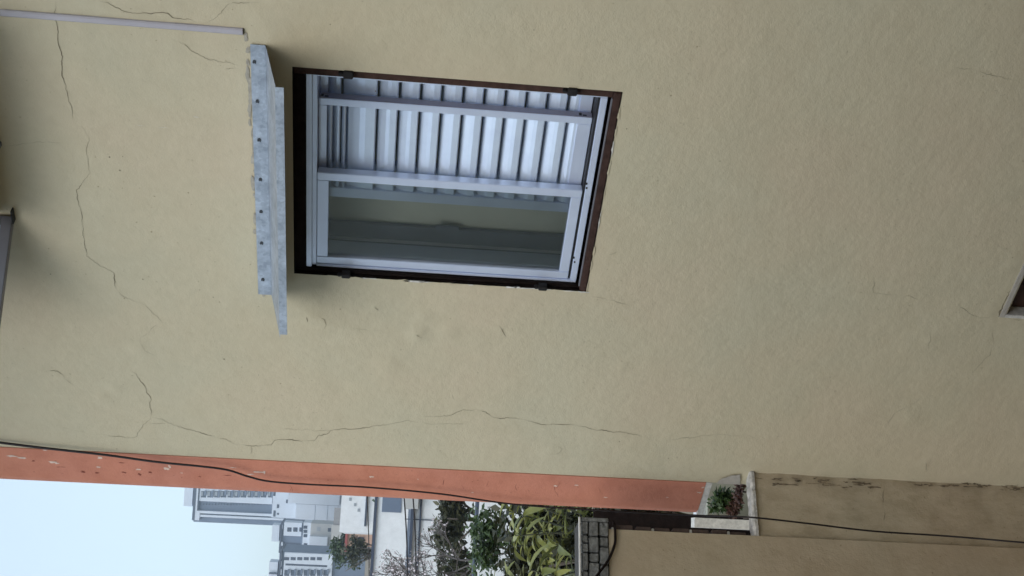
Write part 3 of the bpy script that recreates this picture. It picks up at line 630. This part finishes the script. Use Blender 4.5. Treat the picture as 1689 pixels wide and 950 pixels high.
# ------------------------------------------------------------------ house across the alley (behind the camera), mirrored in the pane
opp = empty('facing_house', (3, -5, 0), 'olive plastered house across the alley, mirrored in the window pane', 'house')
put('wall', MB().box((-4.0, -10, 0), (9, -4.75, 6.0)), 'olive', opp); put('added_alley_block', MB().box((6.5, -4.748, 0), (9, -.05, 7.4)), 'olive', opp); put('added_sky_block', MB().box((-22, -20, 0), (-4.002, -15, 6.2)), 'pale_wall', opp); put('eaves', MB().box((-4.3, -10.3, 6.002), (9.3, -4.5, 6.15)), 'white_worn', opp)  # unseen blocks added: one hides sky from the pane, one darkens the alley

# ------------------------------------------------------------------ vegetation
def leaf_mesh(L, w, bend, fold, n=4):
    mb = MB()
    for i in range(n + 1):
        t = i / n; ww = w * (math.sin(math.pi * min(1, t * .92 + .06)) ** .8); z = -bend * t * t * L; y = L * t
        mb.v += [(-ww, y, z + fold * ww), (0, y, z), (ww, y, z + fold * ww)]
    for i in range(n):
        a = i * 3
        mb.f += [(a, a + 1, a + 4, a + 3), (a + 1, a + 2, a + 5, a + 4)]
    return mb
def crown(center, rad, count, size, seedv, clump=14, shape=1.0):
    rnd = random.Random(seedv); mb = MB(); cs = []
    for _ in range(clump):
        d = Vector((rnd.gauss(0, 1), rnd.gauss(0, 1), rnd.gauss(0, 1))).normalized() * (rnd.random() ** .5)
        cs.append((Vector((d.x * rad[0], d.y * rad[1], d.z * rad[2])) * .8, rnd.uniform(.22, .48)))
    for _ in range(count):
        c, k = rnd.choice(cs); d = Vector((rnd.gauss(0, 1), rnd.gauss(0, 1), rnd.gauss(0, 1))).normalized() * (rnd.random() ** .4) * k
        p = center + c + Vector((d.x * rad[0], d.y * rad[1], d.z * rad[2]))
        a = Vector((rnd.gauss(0, 1), rnd.gauss(0, 1), rnd.gauss(0, .6) - .2)).normalized(); s = size * rnd.uniform(.6, 1.3)
        b = a.cross(Vector((rnd.gauss(0, .5), rnd.gauss(0, .5), 1))).normalized()
        mb.quad(p, p + a * s * .5 + b * s * .26, p + a * s, p + a * s * .5 - b * s * .26)
    return mb
def limbs(base, tip, r, rnd, spread, nb=5):
    mb = MB(); mid = base.lerp(tip, .45); mb.tube([base, base.lerp(tip, .25) + Vector((.03, .02, 0)), mid], [r, r * .8, r * .65], 7)
    for k in range(nb):
        a = 2 * math.pi * k / nb + rnd.random(); e = mid + Vector((math.cos(a) * spread, math.sin(a) * spread, (tip.z - mid.z) * rnd.uniform(.5, 1)))
        mb.tube([mid, mid.lerp(e, .5) + Vector((0, 0, spread * .12)), e], [r * .55, r * .35, r * .15], 6)
    return mb
def tree(name, label, u, v, r, rad, count, size, lm, seedv, cat='tree', group=None, ground=None, clump=14):
    c = atr(u, v, r); g = hgt(c.x, c.y); t = empty(name, (c.x, c.y, g), label, cat, group); rnd = random.Random(seedv)
    put('trunk', limbs(Vector((c.x, c.y, g)), Vector((c.x, c.y, c.z + rad[2] * .5)), max(.04, rad[0] * .09), rnd, rad[0] * .6), 'bark', t, 0, True)
    link('crown', crown(c, rad, count, size, seedv, clump).mesh('crown'), lm, t); return t
# long-leaved plant just behind the pier
pc = atr(880, 890, 13.0); pg = 0
plant = empty('long_leaved_plant', (pc.x, pc.y, 0), 'big green plant with long glossy drooping leaves behind the pier', 'plant')
stems = MB(); LM = [leaf_mesh(.27, .038, .25, .5), leaf_mesh(.23, .034, .6, .45), leaf_mesh(.31, .040, .45, .5), leaf_mesh(.19, .032, .15, .4)]
LME = []
for k, g in enumerate(LM):
    me = g.mesh('leaf'); me.materials.append(M['leaf_big']); me.shade_smooth(); LME.append(me)
rp = random.Random(21); nl = 0
rh = Vector((.622, .783, 0)); fh = Vector((-.783, .622, 0))
for k in range(26):
    u, v = 838 + 36 * (k % 5) + rp.uniform(-14, 14), 808 + 34 * (k // 5) + rp.uniform(-14, 14)
    tip = atr(u, v, 13.0 + rp.uniform(-.8, .8)); base = Vector((pc.x + rp.gauss(0, .3), pc.y + rp.gauss(0, .3), 0))
    mid = base.lerp(tip, .6) + Vector((rp.gauss(0, .1), rp.gauss(0, .1), .1)); stems.tube([base, mid, tip], [.022, .013, .006], 6)
    for j in range(11):
        if nl >= 290: break
        a = j * 2.4 + rp.random(); el = rp.uniform(-.3, .8); o = bpy.data.objects.new('leaf', rp.choice(LME)); COL.objects.link(o)
        p = tip - (tip - mid).normalized() * (.030 * j * rp.uniform(.7, 1.3))
        q = Vector((math.cos(a) * math.cos(el), math.sin(a) * math.cos(el), math.sin(el)))
        mat_ = q.to_track_quat('Y', 'Z').to_matrix().to_4x4(); mat_.translation = p
        s_ = rp.uniform(.7, 1.15); o.matrix_world = mat_ @ Matrix.Scale(s_, 4); mwo = o.matrix_world.copy(); o.parent = plant; o.matrix_parent_inverse = plant.matrix_world.inverted(); nl += 1
put('stems', stems, 'leaf_olive', plant, 0, True)
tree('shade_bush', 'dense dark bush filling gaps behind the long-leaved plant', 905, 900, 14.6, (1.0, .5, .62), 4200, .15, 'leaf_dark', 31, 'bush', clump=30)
tree('leafy_shrub', 'dark green small-leaved shrub left of the long-leaved plant', 808, 890, 17, (.55, .5, .42), 1500, .10, 'leaf_green', 5, 'shrub')
tree('leafy_shrub', 'shrub coloured dark for deep shade under the terracotta strip, beside the pier', 1045, 862, 12.5, (.55, .5, .75), 3600, .13, 'leaf_dark', 6, 'shrub')
tree('garden_shrub', 'green shrub seen through gap under the terracotta strip', 1194, 826, 9.2, (.20, .14, .15), 1100, .05, 'leaf_green', 7, 'shrub', clump=7)
tree('garden_shrub', 'reddish brown shrub just beyond the white coping', 1213, 834, 9.1, (.22, .12, .06), 600, .042, 'leaf_red', 8, 'shrub', clump=9)
tree('olive_tree', 'dull green tree in front of white houses by the terracotta edge', 742, 855, 36, (1.2, 1.2, .75), 2600, .20, 'leaf_olive', 9)
tree('olive_tree', 'second dull green tree, half out of frame beside the bare tree', 748, 935, 38, (1.5, 1.2, .55), 2600, .20, 'leaf_olive', 10)
tree('hill_tree', 'dark green tree at foot of the far white towers', 572, 915, 150, (3.2, 3, 2.2), 1800, .55, 'leaf_green', 11)
tree('hill_tree', 'smaller dark tree left of pink house at foot of towers', 590, 905, 120, (1.6, 1.5, 1.5), 1200, .40, 'leaf_olive', 12)
# bare blossoming tree
def bare(label, u, v, r, H, seedv):
    rnd = random.Random(seedv); c = atr(u, v, r); g = hgt(c.x, c.y); t = empty('bare_tree', (c.x, c.y, g), label, 'tree'); mb = MB(); fl = MB()
    def grow(p, d, L, rad, lev):
        e = p + d * L; m_ = p.lerp(e, .5) + Vector((rnd.gauss(0, .05), rnd.gauss(0, .05), rnd.gauss(0, .05))) * L; mb.tube([p, m_, e], [rad, rad * .85, rad * .7], 4)
        if lev == 0:
            for _ in range(1):
                q = e + Vector((rnd.gauss(0, .05), rnd.gauss(0, .05), rnd.gauss(0, .05))); a = Vector((rnd.gauss(0, 1), rnd.gauss(0, 1), rnd.gauss(0, 1))).normalized(); b = a.orthogonal().normalized(); s = rnd.uniform(.02, .05)
                fl.quad(q - a * s, q - b * s * .5, q + a * s, q + b * s * .5)
            return
        for k in range(3 if lev > 1 else 4):
            nd = (d + Vector((rnd.gauss(0, .55), rnd.gauss(0, .55), rnd.gauss(.12, .4)))).normalized(); grow(e, nd, L * rnd.uniform(.62, .85), rad * .66, lev - 1)
    b0 = Vector((c.x, c.y, g)); grow(b0, Vector((0, 0, 1)), max(.5, c.z - H * .9 - g), .09, 0); mb.v.clear(); mb.f.clear(); fl.v.clear(); fl.f.clear()
    top = Vector((c.x, c.y, c.z - H * .8)); mb.tube([b0, b0.lerp(top, .5), top], [.11, .09, .08], 7)
    for k in range(4): grow(top, Vector((rnd.gauss(0, .6), rnd.gauss(0, .6), .8)).normalized(), H * .42, .030, 4)
    put('trunk', mb, 'bark_pale', t); link('blossom', fl.mesh('blossom'), 'blossom', t)
bare('bare branching tree with pale blossom in front of white house', 708, 925, 30, 1.5, 4)
bare('second bare tree, further left at the frame edge, before white house', 640, 990, 34, 1.5, 14)

# ------------------------------------------------------------------ neighbouring yards: dark fence added for shade, pale yard wall, whitewashed wall and houses
VN = Vector((.783, -.622, 0)); VR = Vector((.622, .783, 0))      # facing the camera / to the right as seen
def rect(name, u0, u1, v0, v1, r, depth, m_, parent=None, psi=0.0, ref=None, base=False, inset=0.0, **k):
    """box whose front face lies on a plane at distance r and spans those image rows, running back by depth"""
    n = Matrix.Rotation(psi, 3, 'Z') @ VN; rt = Matrix.Rotation(psi, 3, 'Z') @ VR; o = (ref or atr((u0 + u1) / 2, (v0 + v1) / 2, r)) + n * inset
    a, b_, c = atp(u0, v1, n, o), atp(u1, v1, n, o), atp((u0 + u1) / 2, v0, n, o)
    mid = (a + b_) / 2; w = (c - mid).dot(rt); zt, zb = a.z, b_.z
    if base: zb = min(hgt(mid.x, mid.y), hgt(c.x, c.y)) - .6
    og = Vector((mid.x, mid.y, zb)); g = MB().obox(og, rt * w, -n * depth, (0, 0, zt - zb))
    return put(name, g, m_, parent, **k)
fen = empty('added_shade_fence', atr(1050, 862, 9.6), 'near-black board fence added to stand for the deep shade behind the pier', 'fence')  # added boards, near-black in colour to stand for shade
fo = atr(1050, 847, 9.6)
for k in range(34):
    p = Vector((fo.x, fo.y, 0)) + VR * (-.115 - k * .115) + VN * (.012 * (k % 2)); put('board', MB().obox(p, VR * .125, VN * -.03, (0, 0, 2.47 + random.uniform(-.05, .03))), 'wood_dark', fen, .004)
yw = empty('yard_wall', atr(1165, 840, 10.4), 'pale plastered yard wall glimpsed under the terracotta strip', 'wall')
rect('wall', 1166, 1500, 790, 960, 10.4, .2, 'pale_wall', yw, base=True); rect('coping', 1155, 1166, 788, 962, 10.38, .26, 'white', yw)
rect('post', 1146, 1166, 854, 870, 8.6, .10, 'white_worn', None, base=True, label='short white post in gap beside the brick edge', cat='post')
g1 = empty('whitewashed_wall', atr(800, 850, 26), 'whitewashed garden wall behind the long-leaved plant', 'wall')
rect('wall', 779, 980, 760, 1080, 26, .25, 'white', g1, base=True); rect('coping', 774, 779, 758, 1082, 25.9, .4, 'tower_dark', g1)
def house_(label, u0, u1, v0, v1, r, m_, psi=0.0, depth=8, group=None, name='white_house', roof='white'):
    ref = atr((u0 + u1) / 2, (v0 + v1) / 2, r); h = empty(name, (ref.x, ref.y, hgt(ref.x, ref.y)), label, 'house', group)
    rect('wall', u0, u1, v0, v1, r, depth, m_, h, psi, ref, True); return h, ref
hA, rf = house_('white house with grey shutter, wires crossing before it', 606, 700, 770, 1090, 70, 'white')
rect('parapet', 601, 606, 768, 1092, 69.9, 8.4, 'tower_dark', hA, 0, rf, inset=.15); rect('shutter', 630, 662, 819, 845, 69.9, .2, 'tower_grey', hA, 0, rf, inset=.06)
rect('window', 616, 628, 812, 816, 69.9, .2, 'win_far', hA, 0, rf, inset=.06); rect('window', 620, 650, 960, 985, 69.9, .2, 'win_far', hA, 0, rf, inset=.06)
hB, rf = house_('lower white house with dark eaves behind the bare tree', 668, 800, 780, 1100, 48, 'white')
rect('eaves', 663, 668, 778, 1102, 47.8, 7, 'tower_dark', hB, 0, rf, inset=.3); rect('pipe', 668, 745, 857, 858.5, 47.9, .08, 'tower_dark', hB, 0, rf, inset=.05)
rect('annex', 668, 690, 800, 839, 47.8, .8, 'tower_beige', hB, 0, rf, inset=.5)
rect('gutter', 678, 681, 780, 1100, 47.9, .12, 'tower_dark', hB, 0, rf, inset=.10)
hC, rf = house_('grey rendered block right below second tower', 547, 580, 838, 912, 190, 'grey_roof', depth=20, name='grey_block')
rect('upper_storey', 546, 563, 866, 892, 189, .3, 'tower_beige', hC, 0, rf, inset=.2)
hD, rf = house_('small peach painted house among dark trees below the towers', 572, 604, 862, 901, 130, 'peach', name='peach_house', depth=8)
rect('roof_edge', 568, 572, 878, 912, 129.6, 8.4, 'red_paint', hD, 0, rf, inset=.3); rect('window', 589, 600, 886, 896, 129.5, .2, 'win_far', hD, 0, rf, inset=.2)
hE, rf = house_('broad white block with pale stains under the main tower', 560, 606, 770, 878, 110, 'white', depth=14)
rect('ledge', 601, 604, 770, 868, 109.6, .5, 'tower_dark', hE, 0, rf, inset=.3)
for k, u in enumerate((570, 576, 584, 590)): rect('window', u, u + 4, 812 + 9 * k, 817 + 9 * k, 109.6, .2, 'win_far2', hE, 0, rf, inset=.05)
# wires over the white houses
for k, (u0, u1, r) in enumerate(((604, 607, 44), (664, 668, 30), (679, 681, 30))):
    a, b_ = atr(u0, 790, r), atr(u1 - 4, 1100, r); L = [a.lerp(b_, i / 20) - Vector((0, 0, .12 * 4 * (i / 20) * (1 - i / 20))) for i in range(21)]
    put('overhead_wire', MB().tube(L, .018, 5), 'cable', None, 0, False, label=['topmost overhead wire crossing the white house', 'upper of two close overhead wires above bare tree', 'lowest overhead wire crossing behind bare tree'][k], cat='wire', group='overhead wires before the white houses')

# ------------------------------------------------------------------ towers on the hill
PS = R(-9)
def tower(label, name='apartment_tower', u=450, v=830, r=520):
    ref = atr(u, v, r); t = empty(name, (ref.x, ref.y, hgt(ref.x, ref.y)), label, 'tower', 'apartment towers on the hill'); return t, ref
t1, rf = tower('tallest white apartment tower with one column of balconies, next to terracotta strip')
def q(n_, u0, u1, v0, v1, dep, m_, ins=0.0, par=None, base=False, ref=None): return rect(n_, u0, u1, v0, v1, 520, dep, m_, par, PS, ref, base, ins)
q('core', 318, 600, 770, 857, 17, 'tower_grey', -1.2, t1, True, rf)
q('facade', 326, 449, 772, 829, 15, 'tower_white', 0, t1, False, rf); q('fin', 322, 449, 845, 849, 3, 'tower_white', .4, t1, False, rf)
q('fin', 322, 560, 854, 857.5, 3, 'tower_white', .2, t1, False, rf); q('side_bay', 319, 555, 857.5, 866, 12, 'tower_grey', -2.5, t1, False, rf)
q('parapet', 317, 321, 768, 858, 18, 'tower_dark', .6, t1, False, rf); q('parapet', 321.5, 325, 768, 846, 3, 'tower_white', .5, t1, False, rf); q('parapet', 325.2, 327, 768, 846, 3, 'tower_dark', .3, t1, False, rf)
q('roof_block', 303, 317, 785, 835, 8, 'tower_white', -4, t1, False, rf); q('fin_cap', 321, 329, 844, 858, 3, 'tower_white', .5, t1, False, rf)
for c_, v0 in enumerate((810, 790)):
    for k in range(11):
        u = 331.5 + k * 11.05
        w = q('window', u, u + 8.6, v0, v0 + 10.5, .4, 'win_far', .08, t1, False, rf); q('balcony', u + 5.5, u + 8.8, v0 - .5, v0 + 10.5 if k % 3 else v0 + 7, .9, 'tower_grey', .9, w, False, rf)
        q('blind', u + .6, u + 3 + (k * 7 % 3), v0 + 1, v0 + 8, .2, 'win_far2', .28, w, False, rf)
for k in range(24): q('ledge', 330 + 5 * k, 331 + 5 * k, 831, 833, .6, 'tower_dark', -.6, t1, False, rf)
q('podium', 448, 600, 760, 857, 20, 'tower_white', 2.5, t1, True, rf)
for u, v0, v1 in ((451, 811, 818), (451, 842, 852), (457, 832, 838), (457, 846, 849), (472, 824, 830)): q('window', u, u + 3.6, v0, v1, .3, 'win_far', 2.62, t1, False, rf)
q('front_block', 487, 560, 772, 866, 12, 'tower_white', 9, t1, True, rf); q('canopy_block', 475, 560, 815, 832, 3, 'tower_white', 11.5, t1, False, rf)
for u in (518.5, 539): q('joint', u, u + .5, 833, 866, .2, 'tower_grey', 9.1, t1, False, rf)
q('joint', 488, 560, 832.2, 832.9, .2, 'tower_grey', 9.1, t1, False, rf)
for u in (492, 523, 542): q('window', u, u + 17, 811.5, 814.5, .3, 'win_far', 9.12, t1, False, rf)
t2, rf2 = tower('middle apartment tower, lower, with blue-grey recess and pale annex', u=500, v=890, r=480)
def q2(n_, u0, u1, v0, v1, dep, m_, ins=0.0, par=None, base=False): return rect(n_, u0, u1, v0, v1, 480, dep, m_, par or t2, PS, rf2, base, ins)
q2('core', 462, 560, 866, 912, 14, 'tower_grey', -1, None, True); q2('facade', 468, 497, 862, 884, 6, 'tower_white', 0); q2('roof_block', 448, 460, 866, 893, 6, 'tower_white', -3)
q2('parapet', 460, 463, 864, 912, 15, 'tower_dark', .3); q2('recess_panel', 467, 496, 895, 907, 1, 'tower_dark', -.9)
for k in range(3): q2('window', 474 + k * 10, 481 + k * 10, 870, 877, .3, 'win_far', .08)
for k in range(2): q2('pilaster', 463.5, 466.5, 866 + 28 * k, 872 + 28 * k, 1, 'tower_white', .2)
q2('annex', 498, 509, 862, 912, 8, 'tower_white', 3, None, True); q2('block', 509, 550, 864, 932, 10, 'tower_beige', 5, None, True); q2('block', 508, 538, 885, 930, 4, 'tower_white', 6.5, None, False)
for v in (867, 874, 881, 896): q2('window', 501, 507, v, v + (5 if v < 890 else 9), .3, 'win_far', 3.1)
q2('window', 541, 546, 871, 877, .3, 'win_far', 5.1); q2('window', 523, 529, 869, 876, .3, 'win_far2', 5.1)
def t3_(label, dv, du, rr):
    t, ref = tower(label, u=500 + du, v=935 + dv, r=rr)
    def z_(n_, u0, u1, v0, v1, dep, m_, ins=0.0, par=None, base=False): return rect(n_, u0 + du, u1 + du, v0 + dv, v1 + dv, rr, dep, m_, par or t, PS, ref, base, ins)
    z_('core', 458, 560, 911, 985, 16, 'tower_grey', -1.5, None, True); z_('facade', 465, 545, 913, 985, 14, 'tower_white', 0); z_('roof_block', 443, 457, 927, 955, 6, 'tower_white', -3)
    z_('parapet', 457, 460, 909, 987, 17, 'tower_dark', .4); z_('roof_beam', 444, 458, 945, 947, 1, 'tower_dark', -2)
    for k in range(5): z_('pilaster', 460.5, 464.5, 913 + 13 * k, 922 + 13 * k, 1, 'tower_white', .2)
    z_('slot', 471, 540, 931, 934, .4, 'win_far', .08); z_('slot', 471, 545, 957, 959, .4, 'win_far', .08)
    for col, v in ((0, 919), (1, 940), (2, 964)):
        for k in range(7 if col else 6):
            u = 469 + k * 10.8; w = z_('window', u, u + 8.2, v, v + (5 if col == 0 else 10), .4, 'win_far', .08)
            if col: z_('balcony', u + 5.5, u + 8.4, v - .5, v + (10.5 if k % 2 else 7), .9, 'tower_grey', .9, w)
t3_('apartment tower with rows of balconies at the frame edge, left of the others', 0, 0, 440)
t3_('white apartment tower beyond the frame edge, past the nearest one', 95, -25, 470)

t3_('white apartment tower standing on the hill behind the terracotta strip', -215, -10, 500)
t3_('further white apartment tower on the hill, hidden past the house corner', -330, 20, 560)
for k, (u0, v0, v1, r, lab) in enumerate(((600, 640, 755, 80, 'white house on the hillside directly behind the terracotta strip'), (575, 560, 690, 125, 'pale block higher on the hillside behind the house corner'), (655, 590, 700, 52, 'low white house nearest behind the house corner'))):
    hX, rX = house_(lab, u0, u0 + 60, v0, v1, r, ('white', 'tower_beige', 'white')[k]); rect('parapet', u0 - 4, u0, v0 - 2, v1 + 2, r, 8.4, 'tower_dark', hX, 0, rX, inset=.15)
    for j in range(3): rect('window', u0 + 12, u0 + 26, v0 + 14 + 32 * j, v0 + 28 + 32 * j, r, .2, 'win_far', hX, 0, rX, inset=.06)
for k, (u, v, r, lab) in enumerate(((690, 740, 34, 'tree beside the low white house behind the house corner'), (735, 660, 30, 'broad dull tree further behind the house corner'), (625, 770, 95, 'tree between the hillside houses behind the strip'), (600, 560, 140, 'lone tree highest on the hillside behind the house'))):
    tree('hill_tree', lab, u, v, r, (r * .04, r * .04, r * .03), 1500, r * .005, 'leaf_olive' if k % 2 else 'leaf_green', 40 + k)
# ------------------------------------------------------------------ thin haze between here and the towers
def haze():
    m = bpy.data.materials.new('haze'); m.use_nodes = True; t = m.node_tree; t.nodes.clear()
    v = t.nodes.new('ShaderNodeVolumePrincipled'); v.inputs['Color'].default_value = (.80, .90, 1.0, 1); v.inputs['Density'].default_value = .0006; v.inputs['Anisotropy'].default_value = .3
    o = t.nodes.new('ShaderNodeOutputMaterial'); t.links.new(v.outputs[0], o.inputs['Volume']); M['haze'] = m
    h = put('haze', MB().box((-7000, -7000, -3), (7000, 7000, 120)), 'haze', None, kind='stuff')
haze()
